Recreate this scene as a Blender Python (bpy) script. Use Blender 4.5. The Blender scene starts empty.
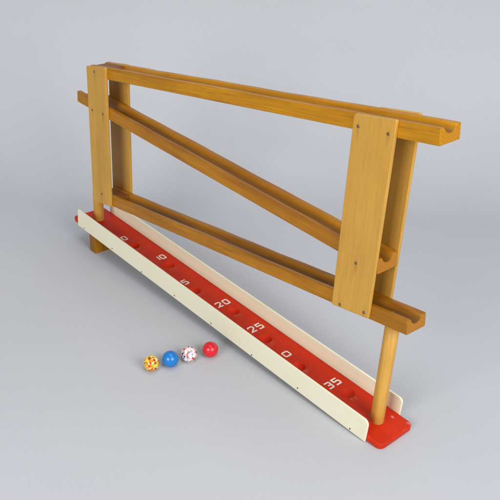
import bpy, bmesh, math, random
from mathutils import Vector, Matrix

random.seed(4)
scene = bpy.context.scene
col = scene.collection

# ------------------------------------------------------------------ helpers
def link(name, bm, mat, parent=None, M=None, bevel=0.0, smooth=False, seg=2):
    me = bpy.data.meshes.new(name)
    bmesh.ops.recalc_face_normals(bm, faces=bm.faces)
    bm.to_mesh(me)
    bm.free()
    o = bpy.data.objects.new(name, me)
    col.objects.link(o)
    if mat:
        me.materials.append(mat)
    if M is None:
        M = Matrix()
    if parent is not None:
        o.parent = parent
        o.matrix_basis = chain_inv(parent) @ M
    else:
        o.matrix_basis = M
    if smooth:
        for p in me.polygons:
            p.use_smooth = True
    if bevel:
        b = o.modifiers.new('edge_round', 'BEVEL')
        b.width = bevel
        b.segments = seg
        b.limit_method = 'ANGLE'
        b.angle_limit = math.radians(38)
        b.harden_normals = False
    return o

def chain_world(o):
    M = o.matrix_basis.copy()
    while o.parent is not None:
        o = o.parent
        M = o.matrix_basis @ M
    return M

def chain_inv(o):
    return chain_world(o).inverted()

def prism(poly, axis_a, axis_b, axis_n, origin, t0, t1, bm=None):
    """closed 2-D outline, extruded along axis_n from t0 to t1"""
    bm = bm or bmesh.new()
    A, B, N, O = Vector(axis_a), Vector(axis_b), Vector(axis_n), Vector(origin)
    v0 = [bm.verts.new(O + A * x + B * y + N * t0) for x, y in poly]
    v1 = [bm.verts.new(O + A * x + B * y + N * t1) for x, y in poly]
    n = len(poly)
    bm.faces.new(v0[::-1])
    bm.faces.new(v1)
    for i in range(n):
        j = (i + 1) % n
        bm.faces.new((v0[i], v0[j], v1[j], v1[i]))
    return bm

def rounded(poly, radii, seg=6):
    out = []
    n = len(poly)
    for i in range(n):
        p = Vector(poly[i]); a = Vector(poly[i - 1]); b = Vector(poly[(i + 1) % n]); r = radii[i]
        if r <= 0:
            out.append(tuple(p)); continue
        da = (a - p).normalized(); db = (b - p).normalized()
        ang = da.angle(db)
        t = r / math.tan(ang / 2)
        c = p + (da + db).normalized() * (r / math.sin(ang / 2))
        s = p + da * t; e = p + db * t
        a0 = math.atan2(s.y - c.y, s.x - c.x); a1 = math.atan2(e.y - c.y, e.x - c.x)
        d = (a1 - a0 + math.pi) % (2 * math.pi) - math.pi
        for k in range(seg + 1):
            q = a0 + d * k / seg
            out.append((c.x + r * math.cos(q), c.y + r * math.sin(q)))
    return out

def lathe(profile, M, seg=32, bm=None):
    bm = bm or bmesh.new()
    rings = []
    for r, z in profile:
        if r < 1e-7:
            rings.append([bm.verts.new(M @ Vector((0, 0, z)))])
        else:
            rings.append([bm.verts.new(M @ Vector((r * math.cos(2 * math.pi * k / seg), r * math.sin(2 * math.pi * k / seg), z))) for k in range(seg)])
    for a, b in zip(rings, rings[1:]):
        for k in range(seg):
            l = (k + 1) % seg
            if len(a) == 1 and len(b) == 1: continue
            if len(a) == 1: bm.faces.new((a[0], b[l], b[k]))
            elif len(b) == 1: bm.faces.new((a[k], a[l], b[0]))
            else: bm.faces.new((a[k], a[l], b[l], b[k]))
    return bm

# ------------------------------------------------------------------ materials
def new_mat(name):
    m = bpy.data.materials.new(name)
    m.use_nodes = True
    nt = m.node_tree
    bs = nt.nodes['Principled BSDF']
    return m, nt, bs

class G:
    """tiny node graph helper"""
    def __init__(s, nt): s.nt = nt
    def n(s, typ, **kw):
        x = s.nt.nodes.new(typ)
        for k, v in kw.items(): setattr(x, k, v)
        return x
    def l(s, a, b): s.nt.links.new(a, b)
    def coords(s, scale=(1, 1, 1), loc=(0, 0, 0), kind='Object'):
        t = s.n('ShaderNodeTexCoord'); m = s.n('ShaderNodeMapping')
        m.inputs['Scale'].default_value = scale; m.inputs['Location'].default_value = loc
        s.l(t.outputs[kind], m.inputs['Vector'])
        return m.outputs['Vector']
    def noise(s, vec, scale, detail=4, rough=0.55, dist=0.0):
        x = s.n('ShaderNodeTexNoise')
        x.inputs['Scale'].default_value = scale; x.inputs['Detail'].default_value = detail
        x.inputs['Roughness'].default_value = rough; x.inputs['Distortion'].default_value = dist
        s.l(vec, x.inputs['Vector'])
        return x.outputs['Fac']
    def ramp(s, fac, stops, interp='LINEAR'):
        r = s.n('ShaderNodeValToRGB'); cr = r.color_ramp; cr.interpolation = interp
        while len(cr.elements) < len(stops): cr.elements.new(0.5)
        for e, (p, c) in zip(cr.elements, stops):
            e.position = p
            e.color = (c, c, c, 1) if isinstance(c, (int, float)) else (*c, 1)
        s.l(fac, r.inputs['Fac'])
        return r.outputs['Color']
    def mix(s, fac, a, b, mode='MIX'):
        m = s.n('ShaderNodeMix', data_type='RGBA', blend_type=mode)
        for sock, v in ((m.inputs[0], fac), (m.inputs[6], a), (m.inputs[7], b)):
            if isinstance(v, (int, float)): sock.default_value = v
            elif isinstance(v, tuple): sock.default_value = (*v, 1)
            else: s.l(v, sock)
        return m.outputs[2]
    def math(s, op, a, b=0.0, c=0.0, clamp=False):
        m = s.n('ShaderNodeMath', operation=op, use_clamp=clamp)
        for i, v in enumerate((a, b, c)):
            if isinstance(v, (int, float)): m.inputs[i].default_value = v
            else: s.l(v, m.inputs[i])
        return m.outputs[0]
    def edge(s, radius):
        """1 on rounded / worn edges, 0 on flats"""
        b = s.n('ShaderNodeBevel', samples=6); b.inputs['Radius'].default_value = radius
        g = s.n('ShaderNodeNewGeometry')
        d = s.n('ShaderNodeVectorMath', operation='DOT_PRODUCT')
        s.l(b.outputs['Normal'], d.inputs[0]); s.l(g.outputs['Normal'], d.inputs[1])
        return s.math('MULTIPLY', s.math('SUBTRACT', 1.0, d.outputs['Value']), 5.0, clamp=True)
    def bump(s, h, strength, dist, bs, sock='Normal'):
        b = s.n('ShaderNodeBump'); b.inputs['Strength'].default_value = strength; b.inputs['Distance'].default_value = dist
        s.l(h, b.inputs['Height']); s.l(b.outputs['Normal'], bs.inputs[sock])

def wood(name, light, mid, dark, along='X', groove=None, rough=0.36, grain=1.0, coat=0.06, edge_amt=0.8, blotch=0.4, stains=(), end=None, dirty=0.75, end_tone=(0.82, 0.96)):
    m, nt, bs = new_mat(name); g = G(nt)
    info = g.n('ShaderNodeObjectInfo')
    if along == 'X': sc, sc2 = (5, 60, 60), (16, 780, 780)
    else: sc, sc2 = (60, 60, 5), (780, 780, 16)
    t = g.n('ShaderNodeTexCoord'); off = g.n('ShaderNodeVectorMath', operation='ADD')
    cmb = g.n('ShaderNodeCombineXYZ')
    for i in range(3): g.l(g.math('MULTIPLY', info.outputs['Random'], 3.7 + i), cmb.inputs[i])
    g.l(t.outputs['Object'], off.inputs[0]); g.l(cmb.outputs[0], off.inputs[1])
    def mp(scl):
        x = g.n('ShaderNodeMapping'); x.inputs['Scale'].default_value = scl
        g.l(off.outputs[0], x.inputs['Vector']); return x.outputs['Vector']
    broad = g.noise(mp(sc), 1.0, 5, 0.6, 0.6)
    fine = g.noise(mp(sc2), 1.0, 3, 0.6)
    c = g.ramp(broad, [(0.28, dark), (0.5, mid), (0.72, light)])
    f = g.ramp(fine, [(0.32, 0.62), (0.62, 1.0)])
    c = g.mix(0.55 * grain, c, f, 'MULTIPLY')
    # pores: short dark flecks along the grain
    fl = (26, 900, 900) if along == 'X' else (900, 900, 26)
    fleck = g.ramp(g.noise(mp(fl), 1.0, 1, 0.4), [(0.66, 0.0), (0.74, 1.0)])
    c = g.mix(g.math('MULTIPLY', fleck, 0.42 * grain), c, tuple(v * 0.35 for v in dark))
    # hand-worn blotches
    bl = g.ramp(g.noise(mp((14, 14, 14)), 1.0, 4, 0.65), [(0.42, 0.0), (0.75, 1.0)])
    c = g.mix(g.math('MULTIPLY', bl, blotch), c, tuple(v * 0.62 for v in mid))
    # edges where the varnish wore through
    e = g.edge(0.0011)
    en = g.ramp(g.noise(mp((55, 55, 55)), 1.0, 3, 0.7), [(0.38, 0.0), (0.6, 1.0)])
    c = g.mix(g.math('MULTIPLY', g.math('MULTIPLY', e, en), edge_amt), c, tuple(v * 0.4 for v in dark))
    if stains:
        sp_ = g.n('ShaderNodeSeparateXYZ'); g.l(t.outputs['Object'], sp_.inputs[0])
        tot = 0.0
        wob = g.math('MULTIPLY', g.math('SUBTRACT', g.noise(mp((140, 140, 50)), 1.0, 3, 0.6), 0.5), 0.003)
        for (u, v) in stains:
            ax = g.math('ABSOLUTE', g.math('ADD', g.math('SUBTRACT', sp_.outputs['X'], u), wob))
            az = g.math('ABSOLUTE', g.math('ADD', sp_.outputs['Z'], 0.004 - v))
            fx = g.math('SUBTRACT', 1.0, g.math('DIVIDE', ax, 0.0024), clamp=True)
            fz = g.math('SUBTRACT', 1.0, g.math('DIVIDE', az, 0.0130), clamp=True)
            tot = g.math('ADD', tot, g.math('MULTIPLY', fx, fz))
        c = g.mix(g.math('MULTIPLY', tot, 0.42, clamp=True), c, (0.24, 0.105, 0.018))
    if groove:
        sep = g.n('ShaderNodeSeparateXYZ'); g.l(t.outputs['Object'], sep.inputs[0])
        yy = g.math('ABSOLUTE', sep.outputs['Y'])
        inside = g.math('LESS_THAN', yy, 0.0080)
        z = g.n('ShaderNodeMapRange'); g.l(sep.outputs['Z'], z.inputs['Value'])
        z.inputs['From Min'].default_value = groove - 0.0015; z.inputs['From Max'].default_value = groove - 0.0062
        low = g.math('GREATER_THAN', sep.outputs['Z'], groove - 0.0075)
        k = g.math('MULTIPLY', g.math('MULTIPLY', z.outputs[0], inside), low)
        gn = g.n('ShaderNodeNewGeometry'); sn_ = g.n('ShaderNodeSeparateXYZ'); g.l(gn.outputs['Normal'], sn_.inputs[0])
        k = g.math('MULTIPLY', k, g.math('GREATER_THAN', sn_.outputs['Z'], 0.25))
        dn = g.ramp(g.noise(mp((9, 90, 90)), 1.0, 4, 0.65), [(0.25, 0.45), (0.7, 1.0)])
        c = g.mix(g.math('MULTIPLY', g.math('MULTIPLY', k, dn), dirty), c, (0.085, 0.034, 0.009))
    if end:
        # sawn end grain soaks up the varnish: darker, with growth rings
        se = g.n('ShaderNodeSeparateXYZ'); g.l(t.outputs['Normal'], se.inputs[0])
        em = g.math('GREATER_THAN', g.math('ABSOLUTE', se.outputs[end]), 0.75)
        wv = g.n('ShaderNodeTexWave', wave_type='RINGS', rings_direction='X' if end == 'X' else 'Y'); g.l(off.outputs[0], wv.inputs['Vector'])
        wv.inputs['Scale'].default_value = 95; wv.inputs['Distortion'].default_value = 6.0; wv.inputs['Detail'].default_value = 3
        ec = g.ramp(wv.outputs['Fac'], [(0.1, tuple(v * end_tone[0] for v in mid)), (0.9, tuple(v * end_tone[1] for v in mid))])
        c = g.mix(g.math('MULTIPLY', em, 0.8), c, ec)
    g.l(c, bs.inputs['Base Color'])
    rr = g.ramp(bl, [(0.0, rough), (1.0, rough + 0.16)])
    g.l(rr, bs.inputs['Roughness'])
    bs.inputs['Coat Weight'].default_value = coat
    bs.inputs['Coat Roughness'].default_value = 0.28
    bs.inputs['Specular IOR Level'].default_value = 0.22
    g.bump(g.mix(0.5, broad, fine), 0.22, 0.0006, bs)
    return m

HC = 0.01555
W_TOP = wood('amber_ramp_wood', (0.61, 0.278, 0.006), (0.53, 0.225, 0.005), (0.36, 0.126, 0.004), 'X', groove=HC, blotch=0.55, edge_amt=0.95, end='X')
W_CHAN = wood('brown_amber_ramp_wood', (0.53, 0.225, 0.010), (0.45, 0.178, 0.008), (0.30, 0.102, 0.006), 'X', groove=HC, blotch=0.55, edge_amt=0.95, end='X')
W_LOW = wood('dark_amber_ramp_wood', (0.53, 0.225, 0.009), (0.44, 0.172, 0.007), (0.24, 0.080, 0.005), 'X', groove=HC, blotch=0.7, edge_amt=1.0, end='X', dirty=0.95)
W_FOOT = wood('amber_foot_wood', (0.54, 0.225, 0.006), (0.45, 0.17, 0.004), (0.32, 0.10, 0.003), 'Z', end='Y', end_tone=(0.42, 0.58))
W_DOWEL = wood('honey_dowel_wood', (0.70, 0.41, 0.090), (0.65, 0.36, 0.072), (0.55, 0.28, 0.048), 'Z', edge_amt=0.3, grain=0.6, blotch=0.2)
W_INSERT = wood('dark_insert_wood', (0.31, 0.115, 0.018), (0.25, 0.088, 0.012), (0.16, 0.055, 0.008), 'X', rough=0.5, coat=0.0)

def paint(name, base, wear, chip, rough, chips=0.5, grain=0.0, coat=0.0, scuff=0.2, spec=0.5, spots=()):
    m, nt, bs = new_mat(name); g = G(nt)
    v = g.coords()
    big = g.ramp(g.noise(v, 18, 5, 0.6), [(0.35, 0.0), (0.72, 1.0)])
    c = g.mix(g.math('MULTIPLY', big, scuff), base, wear)
    if grain:
        gv = g.coords((7, 160, 160))
        gr = g.ramp(g.noise(gv, 1.0, 4, 0.6, 0.4), [(0.35, 0.0), (0.7, 1.0)])
        c = g.mix(g.math('MULTIPLY', gr, grain), c, wear)
    sp = g.ramp(g.noise(v, 420, 2, 0.5), [(0.70, 0.0), (0.74, 1.0)])
    c = g.mix(g.math('MULTIPLY', sp, 0.35 * chips), c, chip)
    e = g.edge(0.0009)
    en = g.ramp(g.noise(v, 130, 3, 0.7), [(0.55, 0.0), (0.63, 1.0)])
    c = g.mix(g.math('MULTIPLY', g.math('MULTIPLY', e, en), chips), c, chip)
    if spots:
        tc = g.n('ShaderNodeTexCoord'); sx_ = g.n('ShaderNodeSeparateXYZ'); g.l(tc.outputs['Object'], sx_.inputs[0])
        tot = 0.0
        for (x, y, rx, ry, amt) in spots:
            a = g.math('DIVIDE', g.math('SUBTRACT', sx_.outputs['X'], x), rx); b = g.math('DIVIDE', g.math('SUBTRACT', sx_.outputs['Y'], y), ry)
            d2 = g.math('ADD', g.math('MULTIPLY', a, a), g.math('MULTIPLY', b, b))
            tot = g.math('ADD', tot, g.math('MULTIPLY', g.math('SUBTRACT', 1.0, d2, clamp=True), amt))
        sn2 = g.ramp(g.noise(g.coords((140, 420, 300)), 1.0, 4, 0.7), [(0.42, 0.0), (0.62, 1.0)])
        c = g.mix(g.math('MULTIPLY', tot, sn2, clamp=True), c, chip)
    g.l(c, bs.inputs['Base Color'])
    g.l(g.ramp(big, [(0, rough), (1, rough + 0.12)]), bs.inputs['Roughness'])
    bs.inputs['Coat Weight'].default_value = coat
    bs.inputs['Coat Roughness'].default_value = 0.2
    bs.inputs['Specular IOR Level'].default_value = spec
    g.bump(g.noise(g.coords((40, 260, 260)), 1.0, 3, 0.6), 0.12, 0.0004, bs)
    return m

CUPS = [(-0.4805, -2.6e-3), (-0.4095, 7.2e-3), (-0.3380, -4.0e-3), (-0.2725, 7.0e-3), (-0.2050, 0.8e-3), (-0.1430, -4.0e-3), (-0.0770, 7.3e-3)]
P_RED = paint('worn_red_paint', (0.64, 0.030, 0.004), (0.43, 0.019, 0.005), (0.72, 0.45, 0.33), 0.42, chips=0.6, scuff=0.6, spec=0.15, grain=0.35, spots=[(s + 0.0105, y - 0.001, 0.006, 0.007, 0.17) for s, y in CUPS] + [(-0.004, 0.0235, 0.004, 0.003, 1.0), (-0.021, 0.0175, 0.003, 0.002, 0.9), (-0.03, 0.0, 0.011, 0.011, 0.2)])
P_RED_CUP = paint('cup_red_paint', (0.64, 0.030, 0.004), (0.50, 0.022, 0.004), (0.6, 0.05, 0.02), 0.45, chips=0.1, scuff=0.4, spec=0.15)  # cup interiors: the board's red base with weaker mottling and fewer chips
P_CREAM = paint('cream_paint', (0.82, 0.78, 0.60), (0.76, 0.70, 0.50), (0.42, 0.26, 0.12), 0.42, chips=0.6, grain=0.25, scuff=0.4)
P_CREAM_IN = paint('thin_cream_paint_over_wood', (0.87, 0.88, 0.68), (0.80, 0.74, 0.48), (0.46, 0.28, 0.12), 0.45, chips=0.3, grain=0.38)
P_BARE = paint('bare_grey_board', (0.30, 0.27, 0.23), (0.22, 0.19, 0.16), (0.15, 0.12, 0.1), 0.6, chips=0.2)
P_WHITE = paint('stencil_white_paint', (0.86, 0.80, 0.72), (0.74, 0.62, 0.52), (0.6, 0.12, 0.06), 0.5, chips=0.5)

def metal(name, c, rough, metallic=0.9):
    m, nt, bs = new_mat(name); g = G(nt)
    v = g.coords()
    n = g.ramp(g.noise(v, 900, 3, 0.6), [(0.3, tuple(x * 0.45 for x in c)), (0.7, c)])
    g.l(n, bs.inputs['Base Color'])
    bs.inputs['Metallic'].default_value = metallic; bs.inputs['Roughness'].default_value = rough
    return m
M_SCREW = metal('dull_steel', (0.24, 0.17, 0.11), 0.4)
M_NAIL = metal('rusty_nail_steel', (0.22, 0.14, 0.085), 0.5, 0.6)
M_BRASS = metal('aged_brass', (0.55, 0.33, 0.12), 0.35)

def ball_plain(name, c1, c2, streak):
    m, nt, bs = new_mat(name); g = G(nt)
    v = g.coords((1, 1, 2.5))
    n = g.ramp(g.noise(v, 110, 4, 0.6, 1.5), [(0.35, 0.0), (0.75, 1.0)])
    c = g.mix(n, c1, c2)
    s = g.ramp(g.noise(g.coords((1, 1.6, 1)), 190, 2, 0.5, 2.0), [(0.66, 0.0), (0.74, 1.0)])
    c = g.mix(g.math('MULTIPLY', s, 0.35), c, streak)
    g.l(c, bs.inputs['Base Color']); bs.inputs['Roughness'].default_value = 0.26
    bs.inputs['Coat Weight'].default_value = 0.2; bs.inputs['Coat Roughness'].default_value = 0.15
    return m

def ball_speckled(name, base, stops, scale, seedloc):
    m, nt, bs = new_mat(name); g = G(nt)
    v = g.coords(loc=seedloc)
    nz = g.n('ShaderNodeTexNoise'); nz.inputs['Scale'].default_value = 260; nz.inputs['Detail'].default_value = 2
    g.l(v, nz.inputs['Vector'])
    ad = g.n('ShaderNodeVectorMath', operation='MULTIPLY_ADD'); g.l(nz.outputs['Color'], ad.inputs[0])
    ad.inputs[1].default_value = (0.0035,) * 3; g.l(v, ad.inputs[2])
    vo = g.n('ShaderNodeTexVoronoi'); vo.inputs['Scale'].default_value = scale; g.l(ad.outputs[0], vo.inputs['Vector'])
    sep = g.n('ShaderNodeSeparateColor'); g.l(vo.outputs['Color'], sep.inputs[0])
    c = g.ramp(sep.outputs[0], stops, 'CONSTANT')
    # base colour shows between the flakes
    gap = g.ramp(vo.outputs['Distance'], [(0.58, 0.0), (0.68, 1.0)])
    c = g.mix(gap, c, base)
    g.l(c, bs.inputs['Base Color']); bs.inputs['Roughness'].default_value = 0.28
    bs.inputs['Coat Weight'].default_value = 0.2; bs.inputs['Coat Roughness'].default_value = 0.15
    return m

B_BLUE = ball_plain('blue_ball_rubber', (0.006, 0.185, 0.56), (0.005, 0.145, 0.46), (0.02, 0.25, 0.60))
B_REDB = ball_plain('red_ball_rubber', (0.68, 0.011, 0.026), (0.54, 0.008, 0.018), (0.8, 0.05, 0.06))
B_YEL = ball_speckled('yellow_speckled_rubber', (0.86, 0.55, 0.06),
    [(0.0, (0.88, 0.62, 0.05)), (0.24, (0.86, 0.22, 0.02)), (0.46, (0.50, 0.012, 0.008)), (0.66, (0.90, 0.84, 0.55)), (0.80, (0.24, 0.58, 0.03)), (0.93, (0.05, 0.25, 0.03))], 380, (0.3, 0.1, 0.7))
B_WHT = ball_speckled('white_speckled_rubber', (0.84, 0.70, 0.66),
    [(0.0, (0.85, 0.82, 0.80)), (0.30, (0.80, 0.34, 0.30)), (0.52, (0.60, 0.03, 0.05)), (0.66, (0.05, 0.25, 0.58)), (0.78, (0.02, 0.025, 0.05)), (0.90, (0.85, 0.60, 0.50))], 400, (0.15, 0.4, 0.2))

def paper():
    m, nt, bs = new_mat('grey_backdrop_paper'); g = G(nt)
    v = g.coords()
    a = g.noise(v, 3.0, 4, 0.5)
    b = g.noise(v, 260, 3, 0.6)
    c = g.ramp(a, [(0.3, (0.500, 0.509, 0.538)), (0.7, (0.528, 0.537, 0.566))])
    f = g.ramp(b, [(0.3, 0.95), (0.7, 1.0)])
    c = g.mix(0.6, c, f, 'MULTIPLY')
    g.l(c, bs.inputs['Base Color'])
    bs.inputs['Roughness'].default_value = 0.75
    bs.inputs['Specular IOR Level'].default_value = 0.25
    g.bump(b, 0.05, 0.0004, bs)
    return m
PAPER = paper()

# ------------------------------------------------------------------ the setting: one paper sweep
CAM = Vector((0.32943, -0.53944, 0.53624))
YAW, PITCH, ROLL, FPX = 0.81145, -0.48217, 0.05116, 749.265
fh = Vector((-math.sin(YAW), math.cos(YAW), 0)); rh = Vector((math.cos(YAW), math.sin(YAW), 0))
D0, RAD = 1.17, 0.30
prof = [(-2.2, 0.0), (-1.0, 0.0), (-0.2, 0.0), (0.3, 0.0), (0.7, 0.0), (1.0, 0.0)]
for k in range(25):
    q = math.radians(90 * k / 24)
    prof.append((D0 + RAD * math.sin(q), RAD - RAD * math.cos(q)))
prof += [(D0 + RAD + 0.002, 0.8), (D0 + RAD + 0.004, 1.5), (D0 + RAD + 0.006, 2.4)]
bm = bmesh.new()
rows = []
base_xy = Vector((CAM.x, CAM.y, 0))
for d, z in prof:
    rows.append([bm.verts.new(base_xy + fh * d + rh * w + Vector((0, 0, z))) for w in (-2.2, -1.1, 0, 1.1, 2.2)])
for a, b in zip(rows, rows[1:]):
    for k in range(4):
        bm.faces.new((a[k], a[k + 1], b[k + 1], b[k]))
backdrop = link('backdrop', bm, PAPER, smooth=True)
backdrop['kind'] = 'structure'
backdrop['label'] = 'seamless pale grey paper backdrop curving up from the floor'

# ------------------------------------------------------------------ the marble run
toy = bpy.data.objects.new('marble_run_toy', None)
col.objects.link(toy)
toy.location = (-0.28, 0, 0)
toy.empty_display_size = 0.1
toy['label'] = 'old wooden marble run with three grooved ramps over a numbered red scoring board'
toy['category'] = 'marble run'

A = 0.05393                                   # slope of the red board
DB = Vector((math.cos(A), 0, -math.sin(A)))   # along the board, down to the right
NB = Vector((math.sin(A), 0, math.cos(A)))    # board normal
YV = Vector((0, 1, 0))
TB, WB = 0.00723, 0.05428
WC, TP = 0.030, 0.00402
def board(s, y, n): return DB * s + YV * y + NB * n
MB = Matrix(((DB.x, 0, NB.x, 0), (0, 1, 0, 0), (DB.z, 0, NB.z, 0), (0, 0, 0, 1)))   # board frame -> world

# --- red board with shallow cups (board-local mesh)
SL = -0.606
outline = rounded([(SL, -WB / 2), (0, -WB / 2), (0, WB / 2), (SL, WB / 2)], [0.005, 0.007, 0.006, 0.005], 6)
bm = prism(outline, (1, 0, 0), (0, 1, 0), (0, 0, 1), (0, 0, 0), 0, TB)
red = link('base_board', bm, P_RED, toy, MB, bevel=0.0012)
cut = bmesh.new()
for s, y in CUPS:
    R = 0.0085
    DP = 0.0055; RS = (R * R + DP * DP) / (2 * DP)      # spherical dish
    prof_c = []
    for q in range(11):
        a_ = math.asin(R / RS) * q / 10
        prof_c.append((RS * math.sin(a_), TB - DP + RS - RS * math.cos(a_)))
    lathe(prof_c + [(R + 0.0002, TB + 0.004), (0, TB + 0.004)],
          Matrix.Translation((s, y, 0)), 40, cut)
bmesh.ops.recalc_face_normals(cut, faces=cut.faces)
cme = bpy.data.meshes.new('cutter'); cut.to_mesh(cme); cut.free()
cob = bpy.data.objects.new('cutter', cme); col.objects.link(cob)
cob.matrix_basis = MB
bo = red.modifiers.new('cups', 'BOOLEAN'); bo.operation = 'DIFFERENCE'; bo.object = cob; bo.solver = 'EXACT'
bpy.context.view_layer.update()
dg = bpy.context.evaluated_depsgraph_get()
nm = bpy.data.meshes.new_from_object(red.evaluated_get(dg))
red.modifiers.clear()
old = red.data; red.data = nm; nm.name = 'base_board'
bpy.data.meshes.remove(old)
bpy.data.objects.remove(cob); bpy.data.meshes.remove(cme)
if len(red.data.materials) == 0: red.data.materials.append(P_RED)
while len(red.data.materials) > 1: red.data.materials.pop()
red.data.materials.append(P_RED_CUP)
red.data.materials.append(P_BARE)
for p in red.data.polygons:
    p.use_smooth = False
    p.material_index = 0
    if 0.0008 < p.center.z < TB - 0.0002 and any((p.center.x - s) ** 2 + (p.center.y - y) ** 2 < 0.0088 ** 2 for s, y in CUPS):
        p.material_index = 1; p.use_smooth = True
    elif p.normal.z < -0.9:
        p.material_index = 2

# --- stencilled numbers
def ribbon(bm, pts, w, closed, z0, z1):
    P = [Vector(p) for p in pts]; n = len(P)
    L, Rr = [], []
    for i in range(n):
        if closed or 0 < i < n - 1:
            a = (P[i] - P[i - 1]).normalized(); b = (P[(i + 1) % n] - P[i]).normalized()
            na = Vector((-a.y, a.x)); nb_ = Vector((-b.y, b.x))
            mm = (na + nb_).normalized(); k = w / 2 / max(0.35, mm.dot(na))
            o = mm * k
        else:
            d = (P[1] - P[0]) if i == 0 else (P[-1] - P[-2])
            d.normalize(); o = Vector((-d.y, d.x)) * (w / 2)
        L.append(P[i] + o); Rr.append(P[i] - o)
    def ring(z): return [(bm.verts.new((l.x, l.y, z)), bm.verts.new((r.x, r.y, z))) for l, r in zip(L, Rr)]
    bot, top = ring(z0), ring(z1)
    m = n if closed else n - 1
    for i in range(m):
        j = (i + 1) % n
        bm.faces.new((top[i][0], top[j][0], top[j][1], top[i][1]))
        bm.faces.new((bot[i][0], bot[i][1], bot[j][1], bot[j][0]))
        bm.faces.new((top[i][0], bot[i][0], bot[j][0], top[j][0]))
        bm.faces.new((top[i][1], top[j][1], bot[j][1], bot[i][1]))
    if not closed:
        for i in (0, n - 1):
            bm.faces.new((top[i][0], top[i][1], bot[i][1], bot[i][0]))

c = 0.12
GLYPH = {  # unit box, (u right, v up); strokes as (points, closed)
    '0': [([(c, 0), (1 - c, 0), (1, c), (1, 1 - c), (1 - c, 1), (c, 1), (0, 1 - c), (0, c)], True)],
    '1': [([(0.5, 0), (0.5, 1)], False)],
    '2': [([(0, 0.80), (0, 1 - c), (c, 1), (1 - c, 1), (1, 1 - c), (1, 0.62), (0.06, 0.0), (1.08, 0.0)], False)],
    '3': [([(0, 1), (1 - c, 1), (1, 1 - c), (1, 0.62), (0.86, 0.5), (1, 0.38), (1, c), (1 - c, 0), (0, 0)], False), ([(0.70, 0.5), (0.30, 0.5)], False)],
    '5': [([(1, 1), (0.02, 1), (0.02, 0.56), (1 - c, 0.56), (1, 0.56 - c), (1, c), (1 - c, 0), (0, 0)], False)],
}
# text right = +y, text up = -s (towards the raised end)
NUM = [('0', -0.5005, 0.0115, [(-0.0062, 0.0084)]),
       ('10', -0.4265, 0.0115, [(0.0048, 0.002), (0.0088, 0.0084)]),
       ('5', -0.3560, 0.0115, [(-0.0062, 0.0088)]),
       ('20', -0.2885, 0.0110, [(-0.0032, 0.0090), (0.0086, 0.0090)]),
       ('25', -0.2230, 0.0117, [(-0.0046, 0.0094), (0.0078, 0.0094)]),
       ('0', -0.1632, 0.0100, [(-0.0046, 0.0104)]),
       ('35', -0.0925, 0.0114, [(-0.0050, 0.0092), (0.0068, 0.0096)])]
SW = 0.0020
for txt, s0, h, places in NUM:
    bm = bmesh.new()
    for ch, (y0, w) in zip(txt, places):
        for k, (pts, closed) in enumerate(GLYPH[ch]):
            q = [(s0 - SW / 2 - v * (h - SW), y0 + SW / 2 + u * (w - SW)) for u, v in pts]
            ribbon(bm, q, SW, closed, TB - 0.0002, TB + 0.00010 + 0.00002 * k)
    link('number', bm, P_WHITE, red, MB)

# --- cream side rails
N0, HR, TR, RR, RL = -0.0003, 0.02773, 0.0024, 0.01934, -0.0011
sl, sr = -0.58926 + RL * -1 - 0.001, -RR
nail_s = [-0.5712, -0.4960, -0.4230, -0.3480, -0.2722, -0.1960, -0.1190, -0.0402]
for side in (-1, 1):
    poly = rounded([(sl, N0), (sr, N0), (sr, N0 + HR), (sl, N0 + HR)], [0.0005, 0.0008, 0.0066 if side < 0 else 0.0050, 0.003], 8)
    y0 = side * WB / 2
    bm = prism(poly, DB, NB, YV, (0, 0, 0), *sorted((y0 + side * 0.0001, y0 + side * TR)))
    rail = link('side_rail', bm, P_CREAM if side < 0 else P_CREAM_IN, toy, None, bevel=0.0006)
    if side > 0: rail['label'] = 'thinly painted rear rail with wood grain showing'
    for k, s in enumerate(nail_s):
        n = 0.0030 + 0.0012 * math.sin(k * 2.3)
        M = Matrix.Translation(board(s, y0 + side * (TR - 0.0004), n)) @ Matrix.Rotation(math.radians(90) * (1 if side < 0 else -1), 4, 'X')
        link('nail', lathe([(0, 0.0008), (0.0007, 0.00075), (0.0011, 0.0005), (0.0012, 0)], M, 14), M_NAIL, rail, smooth=True)

# --- foot block under the raised end
F0, F1 = -0.5606, -0.5450
def under(x): return -x * math.tan(A) - 0.0002
bm = prism([(F0, 0), (F1, 0), (F1, under(F1)), (F0, under(F0))], (1, 0, 0), (0, 0, 1), YV, (0, 0, 0), -WB / 2 - 0.0004, WB / 2 + 0.0004)
link('foot_block', bm, W_FOOT, toy, None, bevel=0.0008)

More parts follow.
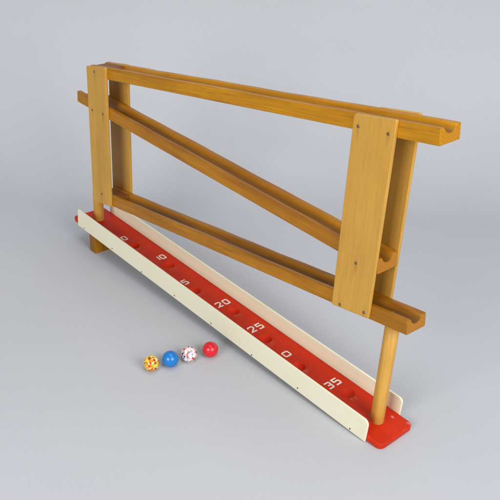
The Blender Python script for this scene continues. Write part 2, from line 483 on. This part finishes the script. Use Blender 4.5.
# --- grooved channels
def channel(name, P0, P1, twist, wmat, cut0=0.0, cut1=0.0, insert=None, tenon=None):
    P0 = Vector((P0[0], 0, P0[1])); P1 = Vector((P1[0], 0, P1[1]))
    d = (P1 - P0).normalized(); n = Vector((-d.z, 0, d.x)); L = (P1 - P0).length
    M = Matrix(((d.x, 0, n.x, P0.x), (0, 1, 0, 0), (d.z, 0, n.z, P0.z), (0, 0, 0, 1)))
    gw, gd, gc = 0.0087, 0.0065, -0.0004
    R = (gw * gw + gd * gd) / (2 * gd)
    half = math.asin(min(1, gw / R))
    arc = [(gc - R * math.sin(half - 2 * half * k / 16), HC - gd + R - R * math.cos(half - 2 * half * k / 16)) for k in range(17)]
    sec = [(-WC / 2, 0), (-WC / 2, HC)] + arc + [(WC / 2, HC), (WC / 2, 0)]
    bm = bmesh.new()
    secs = []
    NS = 24
    for i in range(NS + 1):
        x = L * i / NS
        row = []
        for (y, z) in sec:
            xx = x + (cut0 * z if i == 0 else 0) + (cut1 * z if i == NS else 0)
            wob = 0.00025 * math.sin(x * 31 + y * 40) + 0.0002 * math.sin(x * 83 + z * 90)
            row.append(bm.verts.new((xx, y, z + twist * y + (wob if z > 0.5 * HC else 0))))
        secs.append(row)
    m = len(sec)
    for a, b in zip(secs, secs[1:]):
        for k in range(m):
            l = (k + 1) % m
            f = bm.faces.new((a[k], a[l], b[l], b[k]))
            if 2 <= k < 18: f.smooth = True
    bm.faces.new(secs[0]); bm.faces.new(secs[-1][::-1])
    o = link(name, bm, wmat, toy, M, bevel=0.0009)
    for p in o.data.polygons:
        pass
    if insert:
        s0, s1 = insert
        blk = [(y, z - 0.0004) for y, z in arc]
        blk = [(arc[0][0], HC - 0.0004)] + [(y, z + 0.0001) for y, z in arc[1:-1]] + [(arc[-1][0], HC - 0.0004)]
        bb = prism(blk, (0, 1, 0), (0, 0, 1), (1, 0, 0), (0, 0, 0), s0, s1)
        for v in bb.verts: v.co.z += twist * v.co.y
        link('groove_insert', bb, W_INSERT, o, M, bevel=0.0004)  # dark brown piece filling the left end of the groove
    if tenon:
        x0, x1, y0, y1 = tenon
        tb = prism([(x0, y0), (x1, y0), (x1, y1), (x0, y1)], (1, 0, 0), (0, 1, 0), (0, 0, 1), (0, 0, 0), 0.001, HC - 0.003)
        link('tenon', tb, wmat, o, M, bevel=0.0008)
    return o, M
def ext(P0, P1, x0):
    k = (P1[1] - P0[1]) / (P1[0] - P0[0]); return (x0, P0[1] + k * (x0 - P0[0]))
T0, T1 = (-0.55075, 0.26478), (0.0008, 0.3294)
M0, M1 = (-0.59271, 0.2198), (-0.04268, 0.18622)
L0, L1 = (-0.50628, 0.08687), (0.00009, 0.13798)
L0 = ext(L0, L1, -0.5440)
top_ch, MT = channel('grooved_ramp', T0, T1, 0.0189, W_TOP, insert=(0.004, 0.049))
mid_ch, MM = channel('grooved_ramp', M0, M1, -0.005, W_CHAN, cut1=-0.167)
low_ch, ML = channel('grooved_ramp', L0, L1, -0.040, W_LOW, insert=(0.004, 0.044), tenon=(-0.038, -0.0002, 0.0005, 0.0125))
top_ch['label'] = 'topmost grooved ramp, sloping down to the left'
mid_ch['label'] = 'middle grooved ramp, sloping down to the right'
low_ch['label'] = 'lowest grooved ramp, sloping down to the left'

# screw in the lower ramp's groove, over the dowel
sx = (L1[0] - L0[0]) / math.cos(math.atan2(L1[1] - L0[1], L1[0] - L0[0])) - 0.0290
link('screw', lathe([(0, 0.0010), (0.0014, 0.0009), (0.0023, 0.0003), (0.0024, -0.0006)], ML @ Matrix.Translation((sx, 0.0002, HC - 0.0064)), 18), M_BRASS, low_ch, smooth=True)

# --- uprights
t = 0.00655
dx = Vector((math.cos(t), 0, -math.sin(t))); dz = Vector((math.sin(t), 0, math.cos(t)))
def screw(parent, x, z, y, r=0.0016, mat=None):
    M = Matrix.Translation((x, y, z)) @ Matrix.Rotation(math.radians(90 if y < 0 else -90), 4, 'X')
    s = link('screw', lathe([(0, 0.00095), (r * 0.5, 0.0009), (r * 0.85, 0.0005), (r, 0.0), (r, -0.0006)], M, 18), mat or M_SCREW, parent, smooth=True)
    return s
UP = [((-0.5578, 0.08021), 0.0468, 0.19852, 0.15929 * 0.04629, [(-0.5363, 0.2749), (-0.5461, 0.2201), (-0.5196, 0.2215), (-0.5324, 0.0998)], (0.0015, 0.0012, 0.002, 0.002)),
      ((-0.09226, 0.13017), 0.0478, 0.20448, 0.14211 * 0.04629, [(-0.0844, 0.3241), (-0.0502, 0.3266), (-0.0674, 0.1895), (-0.0812, 0.1353), (-0.0501, 0.1413)], (0.0010, 0.0012, 0.0015, 0.0030))]
for (px, pz), w, h, rise, screws, rad in UP:
    loc = [((x - px) * math.cos(t) - (z - pz) * math.sin(t), (x - px) * math.sin(t) + (z - pz) * math.cos(t)) for x, z in screws]
    wp = wood('honey_plank_wood', (0.620, 0.345, 0.064), (0.590, 0.318, 0.055), (0.540, 0.278, 0.043), 'Z', edge_amt=0.6, blotch=0.28, grain=0.5, stains=loc)
    for side in (-1, 1):
        P = Vector((px, 0, pz))
        poly = rounded([(0, 0), (w, rise), (w, h + rise), (0, h)], rad, 5)
        y0, y1 = side * (WC / 2 + 0.0001), side * (WC / 2 + TP)
        bm = prism(poly, (1, 0, 0), (0, 0, 1), (0, 1, 0), (0, 0, 0), *sorted((y0, y1)))
        M = Matrix(((dx.x, 0, dz.x, P.x), (0, 1, 0, 0), (dx.z, 0, dz.z, P.z), (0, 0, 0, 1)))
        o = link('upright_plank', bm, wp, toy, M, bevel=0.0008)
        for x, z in screws:
            screw(o, x, z, side * (WC / 2 + TP))

# --- dowels
def dowel(x, ztop, lean, r=0.0075):
    b0 = board(x / math.cos(A), 0, TB - 0.002); b0.x = x
    H = ztop - b0.z
    M = Matrix.Translation(b0) @ Matrix.Rotation(lean, 4, 'Y')
    o = link('dowel', lathe([(0, 0), (r * 0.93, 0), (r, 0.0012), (r, H * 0.33), (r * 1.005, H * 0.66), (r, H), (0, H)], Matrix(), 36), W_DOWEL, toy, M, smooth=False)
    for p in o.data.polygons:
        p.use_smooth = abs(p.normal.z) < 0.9
    return o
def low_z(x): return L0[1] + (L1[1] - L0[1]) / (L1[0] - L0[0]) * (x - L0[0])
dowel(-0.0280, low_z(-0.0275) + 0.0003, 0.0066)
dowel(-0.5755, low_z(-0.5825) + 0.003, 0.0)

# ------------------------------------------------------------------ the four balls
def ball(x, y, r, mat, label, rot):
    bm = bmesh.new()
    bmesh.ops.create_uvsphere(bm, u_segments=64, v_segments=32, radius=r)
    o = link('ball', bm, mat, None, Matrix.Translation((x, y, r)) @ Matrix.Rotation(rot, 4, 'Z') @ Matrix.Rotation(rot * 0.6, 4, 'X'), smooth=True)
    o['label'] = label; o['category'] = 'ball'; o['group'] = 'small rubber balls in a row on the floor'
ball(-0.2600, -0.1290, 0.0092, B_YEL, 'small yellow ball flecked with red and green, on the grey floor', 0.4)
ball(-0.2521, -0.1073, 0.0099, B_BLUE, 'small plain blue ball lying beside the yellow flecked ball', 1.1)
ball(-0.2468, -0.0838, 0.0095, B_WHT, 'small white ball flecked with red, blue and black', 2.0)
ball(-0.2381, -0.0581, 0.0096, B_REDB, 'small plain red ball, nearest to the cream rail', 0.2)

# ------------------------------------------------------------------ camera
cp, sp = math.cos(PITCH), math.sin(PITCH)
fw = Vector((-math.sin(YAW) * cp, math.cos(YAW) * cp, sp)); r0 = rh.copy(); u0 = r0.cross(fw)
cr, sn = math.cos(ROLL), math.sin(ROLL)
r2 = r0 * cr + u0 * sn; u2 = u0 * cr - r0 * sn
cam = bpy.data.cameras.new('camera'); co = bpy.data.objects.new('camera', cam); col.objects.link(co)
co.matrix_world = Matrix(((r2.x, u2.x, -fw.x, CAM.x), (r2.y, u2.y, -fw.y, CAM.y), (r2.z, u2.z, -fw.z, CAM.z), (0, 0, 0, 1)))
cam.sensor_width = 36; cam.lens = FPX / 500 * 36
cam.clip_start = 0.02; cam.clip_end = 50
scene.camera = co

# ------------------------------------------------------------------ studio light
def area(name, loc, target, sx, sy, power, color):
    l = bpy.data.lights.new(name, 'AREA'); l.shape = 'RECTANGLE'; l.size = sx; l.size_y = sy
    l.energy = power; l.color = color
    o = bpy.data.objects.new(name, l); col.objects.link(o)
    d = Vector(target) - Vector(loc)
    o.matrix_world = Matrix.Translation(loc) @ d.to_track_quat('-Z', 'Y').to_matrix().to_4x4()
    return o
ctr = Vector((-0.28, 0.0, 0.1))
# overhead softbox, a little to the right of and in front of the toy
area('overhead_softbox', Vector((-0.05, 0.05, 1.75)), (-0.25, 0.05, 0), 1.1, 1.1, 8, (0.97, 0.985, 1.0))
# two softboxes, one on either side of the photographer
area('side_softbox', (1.42, -0.20, 0.98), (-0.28, 0.0, 0.12), 1.0, 1.0, 25.5, (1.0, 0.995, 0.985))
area('side_softbox', (0.22, -1.70, 0.82), (-0.28, 0.0, 0.12), 0.9, 0.8, 21, (1.0, 0.995, 0.985))

w = bpy.data.worlds.new('World'); scene.world = w; w.use_nodes = True
bg = w.node_tree.nodes['Background']
bg.inputs['Color'].default_value = (0.9, 0.95, 1.0, 1); bg.inputs['Strength'].default_value = 0.24

scene.view_settings.view_transform = 'Standard'
scene.view_settings.look = 'None'
scene.view_settings.exposure = 0
scene.view_settings.gamma = 1
scene.render.resolution_x = scene.render.resolution_y = 1024
scene.cycles.use_denoising = True
